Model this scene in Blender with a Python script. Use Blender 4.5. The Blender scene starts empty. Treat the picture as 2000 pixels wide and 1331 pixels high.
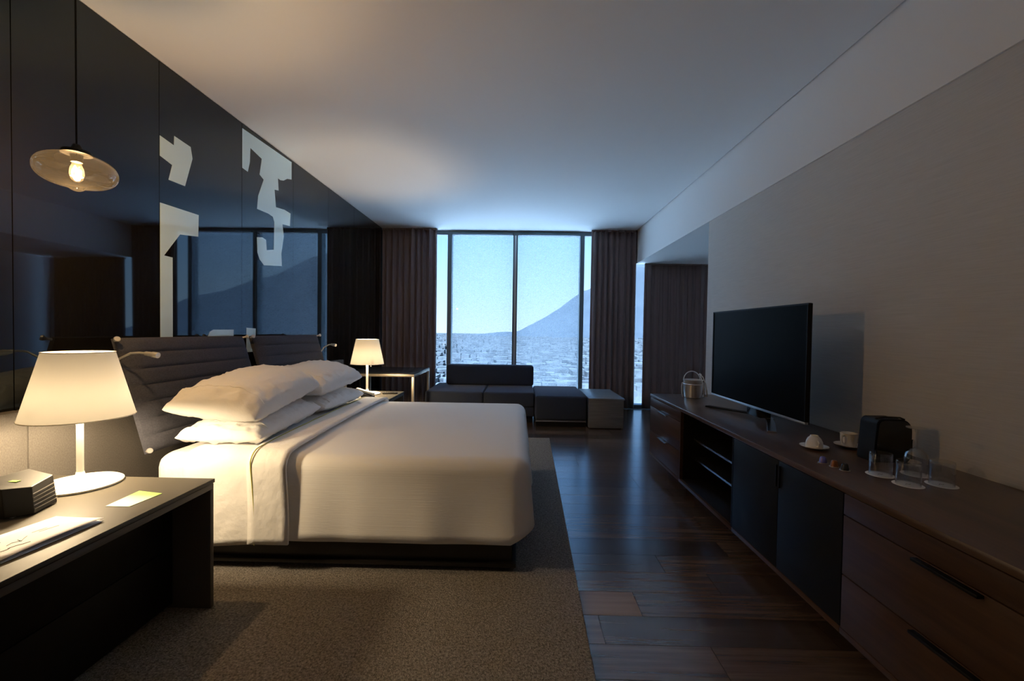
import bpy, bmesh, math, random
from mathutils import Vector, Matrix, noise

scene = bpy.context.scene
C = scene.collection
PI = math.pi

# ------------------------------------------------------------------ camera
YAW, PITCH, ROLL = -0.0172, -0.0216, 0.0147
F_PX = 840.0
fwd = Vector((math.sin(YAW) * math.cos(PITCH), math.cos(YAW) * math.cos(PITCH), math.sin(PITCH)))
rgt = Vector((math.cos(YAW), -math.sin(YAW), 0))
upv = rgt.cross(fwd)
r2 = math.cos(ROLL) * rgt + math.sin(ROLL) * upv
u2 = -math.sin(ROLL) * rgt + math.cos(ROLL) * upv
cam_data = bpy.data.cameras.new('camera')
cam_data.sensor_width = 36.0
cam_data.lens = 36.0 * F_PX / 2000.0
cam_data.clip_start = 0.05
cam_data.clip_end = 60000
cam = bpy.data.objects.new('camera', cam_data)
C.objects.link(cam)
M3 = Matrix((r2, u2, -fwd)).transposed()
cam.matrix_world = Matrix.Translation((0, 0, 1.2)) @ M3.to_4x4()
scene.camera = cam

# ------------------------------------------------------------------ view
vs = scene.view_settings
vs.view_transform = 'Standard'
vs.look = 'None'
vs.gamma = 1.0
vs.use_curve_mapping = False
vs.exposure = 0.42
cy = scene.cycles
cy.use_denoising = True
cy.max_bounces = 14
cy.diffuse_bounces = 8
cy.glossy_bounces = 6
cy.transmission_bounces = 10
cy.transparent_max_bounces = 16
cy.caustics_reflective = False
cy.caustics_refractive = False
cy.sample_clamp_indirect = 6.0

# ------------------------------------------------------------------ sky (hazy, paler at the horizon)
SKY = 1.3
world = bpy.data.worlds.new('hazy_sky')
scene.world = world
world.use_nodes = True
nt = world.node_tree
nt.nodes.clear()
tc = nt.nodes.new('ShaderNodeTexCoord')
sep = nt.nodes.new('ShaderNodeSeparateXYZ')
ramp = nt.nodes.new('ShaderNodeValToRGB')
bg = nt.nodes.new('ShaderNodeBackground')
out = nt.nodes.new('ShaderNodeOutputWorld')
nt.links.new(tc.outputs['Generated'], sep.inputs[0])
nt.links.new(sep.outputs['Z'], ramp.inputs[0])
nt.links.new(ramp.outputs[0], bg.inputs[0])
nt.links.new(bg.outputs[0], out.inputs[0])
ramp.color_ramp.elements[0].position = 0.0
ramp.color_ramp.elements[0].color = (0.60, 0.80, 1.0, 1)
ramp.color_ramp.elements[1].position = 0.30
ramp.color_ramp.elements[1].color = (0.19, 0.48, 1.0, 1)
_e = ramp.color_ramp.elements.new(0.10)
_e.color = (0.45, 0.72, 1.0, 1)
bg.inputs[1].default_value = SKY

# hazy sun standing high behind the building: it lights the ground, the city and the mountain, not the room
SUN_W = 34.0
sd = bpy.data.lights.new('sun', 'SUN')
sd.energy = SUN_W
sd.angle = math.radians(4)
sd.color = (0.46, 0.69, 1.0)
sun = bpy.data.objects.new('sun', sd)
C.objects.link(sun)
sun.rotation_euler = Vector((0.25, 0.50, -0.83)).to_track_quat('-Z', 'Y').to_euler()

def portal(name, x0, x1, z0, z1, y):
    d = bpy.data.lights.new(name, 'AREA')
    d.shape = 'RECTANGLE'
    d.size = x1 - x0
    d.size_y = z1 - z0
    d.cycles.is_portal = True
    o = bpy.data.objects.new(name, d)
    C.objects.link(o)
    o.location = ((x0 + x1) / 2, y, (z0 + z1) / 2)
    o.rotation_euler = (-PI / 2, 0, 0)   # shines towards -y
    return o
portal('window_portal', -1.34, 1.12, 0.05, 2.74, 6.90)
portal('window_portal', 1.84, 1.98, 0.05, 2.27, 6.90)

LAMP_W = 34.0
FARLAMP_W = 36.0
PEND_W = 28.0
WARM = (1.0, 0.76, 0.46)

# ------------------------------------------------------------------ material helpers
def mat(name, col, rough=0.6, metal=0.0, spec=0.5, bump=None, var=None, coat=0.0, ior=1.5, sheen=0.0,
        coords='Object', objvar=0.0, alpha=1.0, spectint=None):
    m = bpy.data.materials.new(name)
    m.use_nodes = True
    n = m.node_tree.nodes
    l = m.node_tree.links
    p = n['Principled BSDF']
    p.inputs['Base Color'].default_value = (*col, 1)
    p.inputs['Roughness'].default_value = rough
    p.inputs['Metallic'].default_value = metal
    p.inputs['Specular IOR Level'].default_value = spec
    p.inputs['IOR'].default_value = ior
    p.inputs['Coat Weight'].default_value = coat
    p.inputs['Coat Roughness'].default_value = 0.04
    if sheen:
        p.inputs['Sheen Weight'].default_value = sheen
        p.inputs['Sheen Roughness'].default_value = 0.4
    if spectint:
        p.inputs['Specular Tint'].default_value = (*spectint, 1)
    t = n.new('ShaderNodeTexCoord')
    if var:           # (scale vec, colour b, detail)
        mp = n.new('ShaderNodeMapping')
        mp.inputs['Scale'].default_value = var[0]
        l.new(t.outputs[coords], mp.inputs[0])
        nz = n.new('ShaderNodeTexNoise')
        nz.inputs['Scale'].default_value = 1.0
        nz.inputs['Detail'].default_value = 6
        nz.inputs['Roughness'].default_value = 0.65
        l.new(mp.outputs[0], nz.inputs[0])
        rp = n.new('ShaderNodeValToRGB')
        rp.color_ramp.elements[0].position = 0.35
        rp.color_ramp.elements[1].position = 0.68
        rp.color_ramp.elements[0].color = (*col, 1)
        rp.color_ramp.elements[1].color = (*var[1], 1)
        l.new(nz.outputs[0], rp.inputs[0])
        csock = rp.outputs[0]
        if objvar:
            oi = n.new('ShaderNodeObjectInfo')
            mr = n.new('ShaderNodeMapRange')
            mr.inputs[3].default_value = 1 - objvar
            mr.inputs[4].default_value = 1 + objvar
            l.new(oi.outputs['Random'], mr.inputs[0])
            vm = n.new('ShaderNodeVectorMath')
            vm.operation = 'SCALE'
            l.new(csock, vm.inputs[0])
            l.new(mr.outputs[0], vm.inputs['Scale'])
            csock = vm.outputs[0]
            ad = n.new('ShaderNodeVectorMath')
            ad.operation = 'ADD'
            l.new(t.outputs[coords], ad.inputs[0])
            sc_ = n.new('ShaderNodeVectorMath')
            sc_.operation = 'SCALE'
            sc_.inputs[0].default_value = (31.0, 17.0, 9.0)
            l.new(oi.outputs['Random'], sc_.inputs['Scale'])
            l.new(sc_.outputs[0], ad.inputs[1])
            l.new(ad.outputs[0], mp.inputs[0])
        l.new(csock, p.inputs['Base Color'])
    if bump:          # (scale vec, strength, distance, kind)
        mp2 = n.new('ShaderNodeMapping')
        mp2.inputs['Scale'].default_value = bump[0]
        l.new(t.outputs[coords], mp2.inputs[0])
        if len(bump) > 3 and bump[3] == 'voronoi':
            bz = n.new('ShaderNodeTexVoronoi')
        else:
            bz = n.new('ShaderNodeTexNoise')
            bz.inputs['Detail'].default_value = 4
        bz.inputs['Scale'].default_value = 1.0
        l.new(mp2.outputs[0], bz.inputs['Vector'])
        b = n.new('ShaderNodeBump')
        b.inputs['Strength'].default_value = bump[1]
        b.inputs['Distance'].default_value = bump[2]
        l.new(bz.outputs[0], b.inputs['Height'])
        l.new(b.outputs[0], p.inputs['Normal'])
    return m

def thin_glass(name, tint=(1, 1, 1), base=0.04, edge=0.85, power=4.0, rough=0.0, dust=0.0, dustcol=(1, 1, 1)):
    """thin clear sheet: mostly transparent, mirror-like towards grazing angles, optionally a trace of diffuse scatter"""
    m = bpy.data.materials.new(name)
    m.use_nodes = True
    n = m.node_tree.nodes
    l = m.node_tree.links
    n.clear()
    o = n.new('ShaderNodeOutputMaterial')
    tr = n.new('ShaderNodeBsdfTransparent')
    tr.inputs[0].default_value = (*tint, 1)
    gl = n.new('ShaderNodeBsdfGlossy')
    gl.inputs['Roughness'].default_value = rough
    lw = n.new('ShaderNodeLayerWeight')
    lw.inputs[0].default_value = 0.5
    pw = n.new('ShaderNodeMath')
    pw.operation = 'POWER'
    pw.inputs[1].default_value = power
    ma = n.new('ShaderNodeMath')
    ma.operation = 'MULTIPLY_ADD'
    ma.inputs[1].default_value = edge
    ma.inputs[2].default_value = base
    ma.use_clamp = True
    mx = n.new('ShaderNodeMixShader')
    l.new(lw.outputs['Facing'], pw.inputs[0])
    l.new(pw.outputs[0], ma.inputs[0])
    l.new(ma.outputs[0], mx.inputs[0])
    l.new(tr.outputs[0], mx.inputs[1])
    l.new(gl.outputs[0], mx.inputs[2])
    last = mx
    if dust:
        df = n.new('ShaderNodeBsdfTranslucent')
        df.inputs[0].default_value = (*dustcol, 1)
        m2 = n.new('ShaderNodeMixShader')
        m2.inputs[0].default_value = dust
        l.new(mx.outputs[0], m2.inputs[1])
        l.new(df.outputs[0], m2.inputs[2])
        last = m2
    l.new(last.outputs[0], o.inputs[0])
    return m

def translucent(name, col, tcol, mixf=0.5, transp=0.0, weave=None):
    m = bpy.data.materials.new(name)
    m.use_nodes = True
    n = m.node_tree.nodes
    l = m.node_tree.links
    n.clear()
    o = n.new('ShaderNodeOutputMaterial')
    d = n.new('ShaderNodeBsdfDiffuse')
    d.inputs[0].default_value = (*col, 1)
    t = n.new('ShaderNodeBsdfTranslucent')
    t.inputs[0].default_value = (*tcol, 1)
    mx = n.new('ShaderNodeMixShader')
    mx.inputs[0].default_value = mixf
    l.new(d.outputs[0], mx.inputs[1])
    l.new(t.outputs[0], mx.inputs[2])
    last = mx
    if transp:
        tr = n.new('ShaderNodeBsdfTransparent')
        m2 = n.new('ShaderNodeMixShader')
        m2.inputs[0].default_value = transp
        l.new(mx.outputs[0], m2.inputs[1])
        l.new(tr.outputs[0], m2.inputs[2])
        last = m2
        if weave:
            tc_ = n.new('ShaderNodeTexCoord')
            mp = n.new('ShaderNodeMapping')
            mp.inputs['Scale'].default_value = weave
            nz = n.new('ShaderNodeTexNoise')
            nz.inputs['Scale'].default_value = 1.0
            nz.inputs['Detail'].default_value = 3
            mr = n.new('ShaderNodeMapRange')
            mr.inputs[1].default_value = 0.3
            mr.inputs[2].default_value = 0.7
            mr.inputs[3].default_value = transp - 0.12
            mr.inputs[4].default_value = transp + 0.12
            l.new(tc_.outputs['Object'], mp.inputs[0])
            l.new(mp.outputs[0], nz.inputs['Vector'])
            l.new(nz.outputs[0], mr.inputs[0])
            l.new(mr.outputs[0], m2.inputs[0])
    l.new(last.outputs[0], o.inputs[0])
    return m

def emit(name, col, s, clear=False):
    m = bpy.data.materials.new(name)
    m.use_nodes = True
    n = m.node_tree.nodes
    n.clear()
    o = n.new('ShaderNodeOutputMaterial')
    e = n.new('ShaderNodeEmission')
    e.inputs[0].default_value = (*col, 1)
    e.inputs[1].default_value = s
    last = e
    if clear:          # clear glass bulb: the light inside shines through
        t = n.new('ShaderNodeBsdfTransparent')
        last = n.new('ShaderNodeAddShader')
        m.node_tree.links.new(e.outputs[0], last.inputs[0])
        m.node_tree.links.new(t.outputs[0], last.inputs[1])
    m.node_tree.links.new(last.outputs[0], o.inputs[0])
    return m

MT = {}
MT['plaster'] = mat('plaster', (0.86, 0.855, 0.84), 0.85, spec=0.2, bump=((160, 160, 160), 0.06, 0.001))
MT['wallpaper'] = mat('wallpaper', (0.58, 0.565, 0.535), 0.85, spec=0.15, var=((3, 6, 420), (0.68, 0.66, 0.63)),
                      bump=((60, 60, 650), 0.35, 0.0015))
MT['darkwall'] = mat('darkwall', (0.012, 0.012, 0.013), 0.6)
MT['lacquer'] = mat('lacquer', (0.007, 0.006, 0.005), 0.025, ior=1.60, spec=0.5, spectint=(0.64, 0.83, 1.0))
MT['mural'] = mat('mural', (0.70, 0.86, 0.84), 0.35, coat=1.0)
MT['panel_fabric'] = mat('panel_fabric', (0.105, 0.097, 0.09), 0.9, spec=0.1, var=((260, 260, 120), (0.155, 0.143, 0.132)),
                         bump=((500, 500, 260), 0.5, 0.002))
MT['cushion_fabric'] = mat('cushion_fabric', (0.048, 0.050, 0.064), 0.9, spec=0.1, var=((150, 150, 150), (0.078, 0.079, 0.098)),
                           bump=((420, 420, 420), 0.5, 0.002))
MT['plank'] = mat('plank', (0.062, 0.036, 0.023), 0.21, spec=0.7, ior=1.75, var=((1.4, 34, 20), (0.125, 0.076, 0.049)), objvar=0.42,
                  bump=((6, 160, 60), 0.08, 0.0012))
MT['plank_light'] = mat('plank_light', (0.20, 0.14, 0.105), 0.3, spec=0.5, var=((1.4, 34, 20), (0.28, 0.20, 0.15)),
                        bump=((6, 160, 60), 0.08, 0.0012))
MT['subfloor'] = mat('subfloor', (0.012, 0.010, 0.009), 0.8)
MT['rug'] = mat('rug', (0.095, 0.085, 0.076), 0.95, spec=0.05, var=((115, 115, 115), (0.41, 0.37, 0.33)),
                bump=((190, 190, 190), 1.0, 0.012), sheen=0.1)
MT['walnut'] = mat('walnut', (0.052, 0.026, 0.0145), 0.38, spec=0.25, var=((22, 1.6, 22), (0.092, 0.047, 0.026)),
                   bump=((90, 5, 90), 0.06, 0.001))
MT['walnut_top'] = mat('walnut_top', (0.066, 0.035, 0.022), 0.28, spec=0.6, ior=1.65, var=((22, 1.6, 22), (0.115, 0.061, 0.037)),
                       bump=((90, 5, 90), 0.05, 0.001))
MT['navy_door'] = mat('navy_door', (0.009, 0.011, 0.017), 0.5, spec=0.15)
MT['inside'] = mat('inside', (0.012, 0.011, 0.011), 0.6, spec=0.2)
MT['black'] = mat('black', (0.006, 0.006, 0.0065), 0.5, spec=0.2)
MT['reading_metal'] = mat('reading_metal', (0.80, 0.79, 0.77), 0.42, metal=0.75)
MT['black_gloss'] = mat('black_gloss', (0.008, 0.008, 0.009), 0.12)
MT['screen'] = mat('screen', (0.004, 0.004, 0.004), 0.3, spec=0.02)
MT['chrome'] = mat('chrome', (0.80, 0.80, 0.80), 0.14, metal=1.0)
MT['steel'] = mat('steel', (0.62, 0.63, 0.65), 0.25, metal=1.0)
MT['polished'] = mat('polished', (0.86, 0.86, 0.86), 0.28, metal=0.85)
MT['tv_trim'] = mat('tv_trim', (0.55, 0.57, 0.60), 0.3, metal=1.0)
MT['white_metal'] = mat('white_metal', (0.80, 0.78, 0.74), 0.4)
MT['taupe'] = mat('taupe', (0.062, 0.055, 0.043), 0.55, spec=0.25)
MT['taupe_dark'] = mat('taupe_dark', (0.085, 0.072, 0.060), 0.5, spec=0.3)
MT['linen'] = mat('linen', (0.86, 0.85, 0.84), 0.85, spec=0.15, bump=((16, 16, 16), 0.32, 0.022), sheen=0.15)
MT['duvet'] = mat('duvet', (0.86, 0.855, 0.85), 0.75, spec=0.2, bump=((1.5, 260, 260), 0.25, 0.003), sheen=0.15)
MT['piping'] = mat('piping', (0.55, 0.52, 0.14), 0.8)
MT['bed_base'] = mat('bed_base', (0.010, 0.008, 0.007), 0.35)
MT['curtain'] = mat('curtain', (0.21, 0.165, 0.162), 0.9, spec=0.08, bump=((300, 300, 120), 0.3, 0.002), sheen=0.2)
MT['frame'] = mat('frame', (0.11, 0.16, 0.19), 0.4, spec=0.5)
MT['alu'] = mat('alu', (0.72, 0.75, 0.78), 0.35, metal=0.6)
MT['glass'] = thin_glass('window_glass', (0.95, 0.98, 1.0), 0.03, 0.6)
MT['tumbler'] = thin_glass('tumbler_glass', (0.95, 0.96, 0.97), 0.08, 0.9, 3.0, 0.02)
MT['amber_glass'] = thin_glass('amber_glass', (0.93, 0.87, 0.78), 0.05, 0.8, 3.5, 0.0, 0.003, (1.0, 0.9, 0.75))
MT['blind'] = translucent('sun_screen', (0.55, 0.58, 0.60), (0.40, 0.44, 0.48), 0.6, transp=0.62, weave=(25, 25, 420))
MT['shade'] = translucent('lamp_shade', (0.80, 0.77, 0.72), (0.095, 0.089, 0.078), 0.30)
MT['bulb'] = emit('bulb', (1.0, 0.75, 0.42), 3.0, True)
MT['filament'] = emit('filament', (1.0, 0.62, 0.24), 60.0)
MT['sofa'] = mat('sofa', (0.038, 0.046, 0.070), 0.9, spec=0.1, bump=((400, 400, 400), 0.4, 0.002), sheen=0.15)
MT['oak_grey'] = mat('oak_grey', (0.13, 0.123, 0.115), 0.4, var=((2.2, 2.2, 60), (0.21, 0.20, 0.188)))
MT['oak_top'] = mat('oak_top', (0.16, 0.155, 0.15), 0.35, var=((2.2, 50, 2.2), (0.23, 0.225, 0.215)))
MT['brass'] = mat('brass', (0.60, 0.52, 0.40), 0.35, metal=0.8)
MT['dark_top'] = mat('dark_top', (0.035, 0.033, 0.032), 0.25)
MT['porcelain'] = mat('porcelain', (0.78, 0.77, 0.75), 0.25, spec=0.5)
MT['coaster'] = mat('coaster', (0.80, 0.78, 0.74), 0.85)
MT['coaster_mark'] = mat('coaster_mark', (0.20, 0.19, 0.18), 0.85)
MT['capsule_blue'] = mat('capsule_blue', (0.16, 0.16, 0.50), 0.3, metal=0.4)
MT['capsule_brown'] = mat('capsule_brown', (0.28, 0.11, 0.05), 0.3, metal=0.4)
MT['capsule_black'] = mat('capsule_black', (0.03, 0.03, 0.03), 0.25, metal=0.4)
MT['foil'] = mat('foil', (0.72, 0.70, 0.68), 0.3, metal=0.9)
MT['paper'] = mat('paper', (0.82, 0.82, 0.84), 0.8)
MT['ink'] = mat('ink', (0.12, 0.11, 0.10), 0.8)
MT['ink_grey'] = mat('ink_grey', (0.50, 0.50, 0.50), 0.8)
MT['clock'] = mat('clock', (0.020, 0.019, 0.018), 0.5, spec=0.3)
MT['clock_line'] = mat('clock_line', (0.13, 0.122, 0.11), 0.4)
MT['clock_green'] = mat('clock_green', (0.35, 0.55, 0.10), 0.5)
MT['remote'] = mat('remote', (0.03, 0.03, 0.03), 0.5)
MT['city'] = mat('city', (0.045, 0.045, 0.047), 0.9, spec=0.1, var=((0.05, 0.05, 0.05), (0.15, 0.148, 0.145)))
MT['ground'] = mat('ground', (0.045, 0.048, 0.048), 0.95, spec=0.05, var=((0.012, 0.03, 0.01), (0.075, 0.076, 0.076)))
MT['bounce_concrete'] = mat('bounce_concrete', (0.52, 0.52, 0.50), 0.9, spec=0.1, var=((0.05, 0.05, 0.05), (0.66, 0.65, 0.63)))
MT['mountain'] = mat('mountain', (0.045, 0.05, 0.056), 0.95, spec=0.05, var=((0.003, 0.003, 0.003), (0.056, 0.06, 0.065)))

# green/white printed card: stripes across
def card_mat():
    m = bpy.data.materials.new('printed_card')
    m.use_nodes = True
    n = m.node_tree.nodes
    l = m.node_tree.links
    p = n['Principled BSDF']
    p.inputs['Roughness'].default_value = 0.6
    t = n.new('ShaderNodeTexCoord')
    s = n.new('ShaderNodeSeparateXYZ')
    r = n.new('ShaderNodeValToRGB')
    r.color_ramp.elements[0].position = 0.25
    r.color_ramp.elements[0].color = (0.70, 0.78, 0.66, 1)
    r.color_ramp.elements[1].position = 0.75
    r.color_ramp.elements[1].color = (0.30, 0.52, 0.10, 1)
    e = r.color_ramp.elements.new(0.52)
    e.color = (0.62, 0.72, 0.42, 1)
    l.new(t.outputs['Generated'], s.inputs[0])
    l.new(s.outputs['Y'], r.inputs[0])
    l.new(r.outputs[0], p.inputs['Base Color'])
    return m
MT['card'] = card_mat()

# ------------------------------------------------------------------ mesh helpers
def bx(bm, x0, x1, y0, y1, z0, z1):
    v = [bm.verts.new(c) for c in ((x0, y0, z0), (x1, y0, z0), (x1, y1, z0), (x0, y1, z0),
                                    (x0, y0, z1), (x1, y0, z1), (x1, y1, z1), (x0, y1, z1))]
    for f in ((3, 2, 1, 0), (4, 5, 6, 7), (0, 1, 5, 4), (1, 2, 6, 5), (2, 3, 7, 6), (3, 0, 4, 7)):
        bm.faces.new([v[i] for i in f])
    return v

def finish(name, bm, m, parent=None, smooth=False, loc=None, mesh=None, bevel=0.0, seg=2, auto=None):
    if bevel:
        bmesh.ops.bevel(bm, geom=list(bm.edges), offset=bevel, segments=seg, profile=0.5, affect='EDGES', clamp_overlap=True)
    bmesh.ops.recalc_face_normals(bm, faces=list(bm.faces))
    me = bpy.data.meshes.new(name)
    bm.to_mesh(me)
    bm.free()
    me.materials.append(MT[m] if isinstance(m, str) else m)
    if smooth:
        for p in me.polygons:
            p.use_smooth = True
        if auto:
            try:
                me.set_sharp_from_angle(angle=math.radians(auto))
            except Exception:
                pass
    o = bpy.data.objects.new(name, me)
    C.objects.link(o)
    if parent is not None:
        o.parent = parent
    if loc:
        o.location = loc
    return o

def box(name, b, m, parent=None, bevel=0.0, seg=2, loc=None, smooth=None):
    """b in parent/world coordinates; mesh kept around its own origin"""
    cx, cy_, cz = (b[0] + b[1]) / 2, (b[2] + b[3]) / 2, b[4]
    bm = bmesh.new()
    bx(bm, b[0] - cx, b[1] - cx, b[2] - cy_, b[3] - cy_, 0, b[5] - b[4])
    return finish(name, bm, m, parent, smooth=bool(bevel) if smooth is None else smooth, loc=(cx, cy_, cz), bevel=bevel, seg=seg, auto=35)

def lathe_bm(bm, prof, seg=40, center=(0, 0, 0), cap=False):
    rings = []
    for r, z in prof:
        if r < 1e-6:
            rings.append([bm.verts.new((center[0], center[1], center[2] + z))])
        else:
            rings.append([bm.verts.new((center[0] + r * math.cos(2 * PI * i / seg), center[1] + r * math.sin(2 * PI * i / seg),
                                        center[2] + z)) for i in range(seg)])
    for a, b in zip(rings, rings[1:]):
        if len(a) == 1 and len(b) == 1:
            continue
        for i in range(seg):
            j = (i + 1) % seg
            if len(a) == 1:
                bm.faces.new((a[0], b[j], b[i]))
            elif len(b) == 1:
                bm.faces.new((a[i], a[j], b[0]))
            else:
                bm.faces.new((a[i], a[j], b[j], b[i]))
    if cap:
        for rg in (rings[0], rings[-1]):
            if len(rg) > 2:
                bm.faces.new(rg)

def lathe(name, prof, m, parent=None, loc=None, seg=40, cap=False, auto=40):
    bm = bmesh.new()
    lathe_bm(bm, prof, seg, cap=cap)
    return finish(name, bm, m, parent, smooth=True, loc=loc, auto=auto)

def tube_bm(bm, pts, rad, seg=8, cap=True):
    pts = [Vector(p) for p in pts]
    rads = rad if isinstance(rad, (list, tuple)) else [rad] * len(pts)
    prev = None
    rings = []
    for i, p in enumerate(pts):
        if i == 0:
            t = pts[1] - pts[0]
        elif i == len(pts) - 1:
            t = pts[-1] - pts[-2]
        else:
            t = pts[i + 1] - pts[i - 1]
        t.normalize()
        if prev is None:
            a = Vector((0, 0, 1)) if abs(t.z) < 0.9 else Vector((1, 0, 0))
            nrm = t.cross(a).normalized()
        else:
            nrm = (prev - t * prev.dot(t)).normalized()
        prev = nrm
        bn = t.cross(nrm)
        rings.append([bm.verts.new(p + rads[i] * (math.cos(2 * PI * k / seg) * nrm + math.sin(2 * PI * k / seg) * bn)) for k in range(seg)])
    for a, b in zip(rings, rings[1:]):
        for k in range(seg):
            bm.faces.new((a[k], a[(k + 1) % seg], b[(k + 1) % seg], b[k]))
    if cap:
        bm.faces.new(rings[0])
        bm.faces.new(rings[-1])

def tube(name, pts, rad, m, parent=None, seg=8, loc=None):
    bm = bmesh.new()
    tube_bm(bm, pts, rad, seg)
    return finish(name, bm, m, parent, smooth=True, loc=loc, auto=50)

def grid(name, rows, m, parent=None, solid=0.0, smooth=True, loc=None, auto=None, offset=-1):
    bm = bmesh.new()
    vr = [[bm.verts.new(c) for c in r] for r in rows]
    for a, b in zip(vr, vr[1:]):
        for i in range(len(a) - 1):
            bm.faces.new((a[i], a[i + 1], b[i + 1], b[i]))
    bmesh.ops.remove_doubles(bm, verts=list(bm.verts), dist=1e-4)
    o = finish(name, bm, m, parent, smooth=smooth, loc=loc, auto=auto)
    if solid:
        md = o.modifiers.new('thickness', 'SOLIDIFY')
        md.thickness = solid
        md.offset = offset
    return o

def prism(name, poly, axis, a0, a1, m, parent=None, bevel=0.0, loc=None, smooth=False):
    """extrude a 2-D polygon along an axis; poly in the two other coordinates (x,y / y,z / x,z order)"""
    bm = bmesh.new()
    def P(p, a):
        if axis == 'x':
            return (a, p[0], p[1])
        if axis == 'y':
            return (p[0], a, p[1])
        return (p[0], p[1], a)
    lo = [bm.verts.new(P(p, a0)) for p in poly]
    hi = [bm.verts.new(P(p, a1)) for p in poly]
    bm.faces.new(lo)
    bm.faces.new(hi)
    n = len(poly)
    for i in range(n):
        bm.faces.new((lo[i], lo[(i + 1) % n], hi[(i + 1) % n], hi[i]))
    bm.normal_update()
    bmesh.ops.triangulate(bm, faces=[f for f in bm.faces if len(f.verts) > 4], ngon_method='EAR_CLIP')
    return finish(name, bm, m, parent, loc=loc, smooth=smooth, auto=30)

def empty(name, loc=(0, 0, 0), rz=0.0):
    o = bpy.data.objects.new(name, None)
    o.empty_display_size = 0.1
    C.objects.link(o)
    o.location = loc
    o.rotation_euler = (0, 0, rz)
    return o

def tag(o, label=None, cat=None, group=None, kind=None):
    if label:
        o['label'] = label
    if cat:
        o['category'] = cat
    if group:
        o['group'] = group
    if kind:
        o['kind'] = kind
    return o

def copy_tree(o, parent=None):
    c = o.copy()
    C.objects.link(c)
    c.parent = parent
    for ch in list(o.children):
        copy_tree(ch, c)
    return c

rnd = random.Random(7)

# ------------------------------------------------------------------ room shell
XL, XB, XW, ZC, ZB, YF, YB = -2.19, 1.82, 1.832, 2.80, 2.292, 6.95, -1.9
XN = 3.30     # far side of the niche behind the beam
YE = 4.25     # end of the right hand wall

floor = box('floor', (XL - .1, XN, YB, YF + .1, -0.10, -0.012), 'subfloor')
tag(floor, kind='structure')
# planks: rows across the room
RW = 0.169
y = 1.806 - RW * 22
plank_cache = {}
def plank(x0, x1, y0, y1, m='plank'):
    L, Wd = round(x1 - x0, 2), round(y1 - y0, 3)
    key = (L, Wd, m)
    if key not in plank_cache:
        bm = bmesh.new()
        bx(bm, -L / 2 + .0012, L / 2 - .0012, -Wd / 2 + .0012, Wd / 2 - .0012, 0, 0.012)
        o = finish('plank', bm, m, floor)
        plank_cache[key] = o.data
    else:
        o = bpy.data.objects.new('plank', plank_cache[key])
        C.objects.link(o)
        o.parent = floor
    fx, fy, fz = floor.location
    o.location = ((x0 + x1) / 2 - fx, (y0 + y1) / 2 - fy, -0.012 - fz)
row = 0
while y < YF:
    y1 = min(y + RW, YF)
    if y1 - y > 0.02:
        lo = XL if y1 > 4.6 else 0.05
        hi = XW + 0.02 if y < YE - .2 else XN
        if abs(y - 1.806) < 0.02:
            plank(0.05, 0.54, y, y1, 'plank_light')
            plank(0.54, 1.84, y, y1)
        else:
            x = lo - rnd.choice([0.0, 0.2, 0.4, 0.6, 0.8])
            while x < hi - 0.02:
                L = rnd.choice([0.9, 1.1, 1.3, 1.5])
                e = min(x + L, hi)
                s = max(x, lo)
                if e - s > 0.04:
                    plank(round(s, 2), round(e, 2), y, y1)
                x += L
    y += RW
    row += 1

ceiling = box('ceiling', (XL - .1, XB - 0.014, YB, YF + .1, ZC, ZC + .12), 'plaster')
tag(ceiling, kind='structure')
lid = box('trim_3', (XB - .02, XN + .2, 6.80, YF + .1, ZC, ZC + .12), 'plaster')
tag(lid, kind='structure', label='ceiling strip over the curtain track')
gap = box('trim_1', (XB - 0.03, XB + 0.02, YB, YF, ZC + 0.03, ZC + 0.08), 'black')
tag(gap, kind='structure', label='dark shadow gap between ceiling and beam')
beam = box('trim_2', (XB, XN + .1, YB, 6.86, ZB, ZC + 0.12), 'plaster')
tag(beam, kind='structure', label='white plaster beam along the right side of the ceiling')
wr = box('wall_right', (XW, XN, YB, YE, 0, ZB), 'wallpaper')
tag(wr, kind='structure')
wn = box('wall_niche', (XN, XN + .1, YE, YF + .1, 0, ZC), 'plaster')
tag(wn, kind='structure')
wb = box('wall_back', (XL - .1, XN + .1, YB - .1, YB, 0, ZC + .1), 'wallpaper')
tag(wb, kind='structure')
wl = box('wall_left', (XL - .15, XL - 0.022, YB, YF + .1, -0.012, ZC), 'darkwall')
tag(wl, kind='structure')
seams = [-1.9, -1.22, -0.46, 0.30, 1.062, 1.824, 2.581, 3.353, 4.118, 4.870, 5.63, 6.39, 6.95]
for a, b in zip(seams, seams[1:]):
    p = box('panel', (XL - 0.022, XL, a + .002, b - .002, 0.0, ZC - 0.004), 'lacquer')
    p.parent = wl
    p.location = Vector(p.location) - Vector(wl.location)

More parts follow.
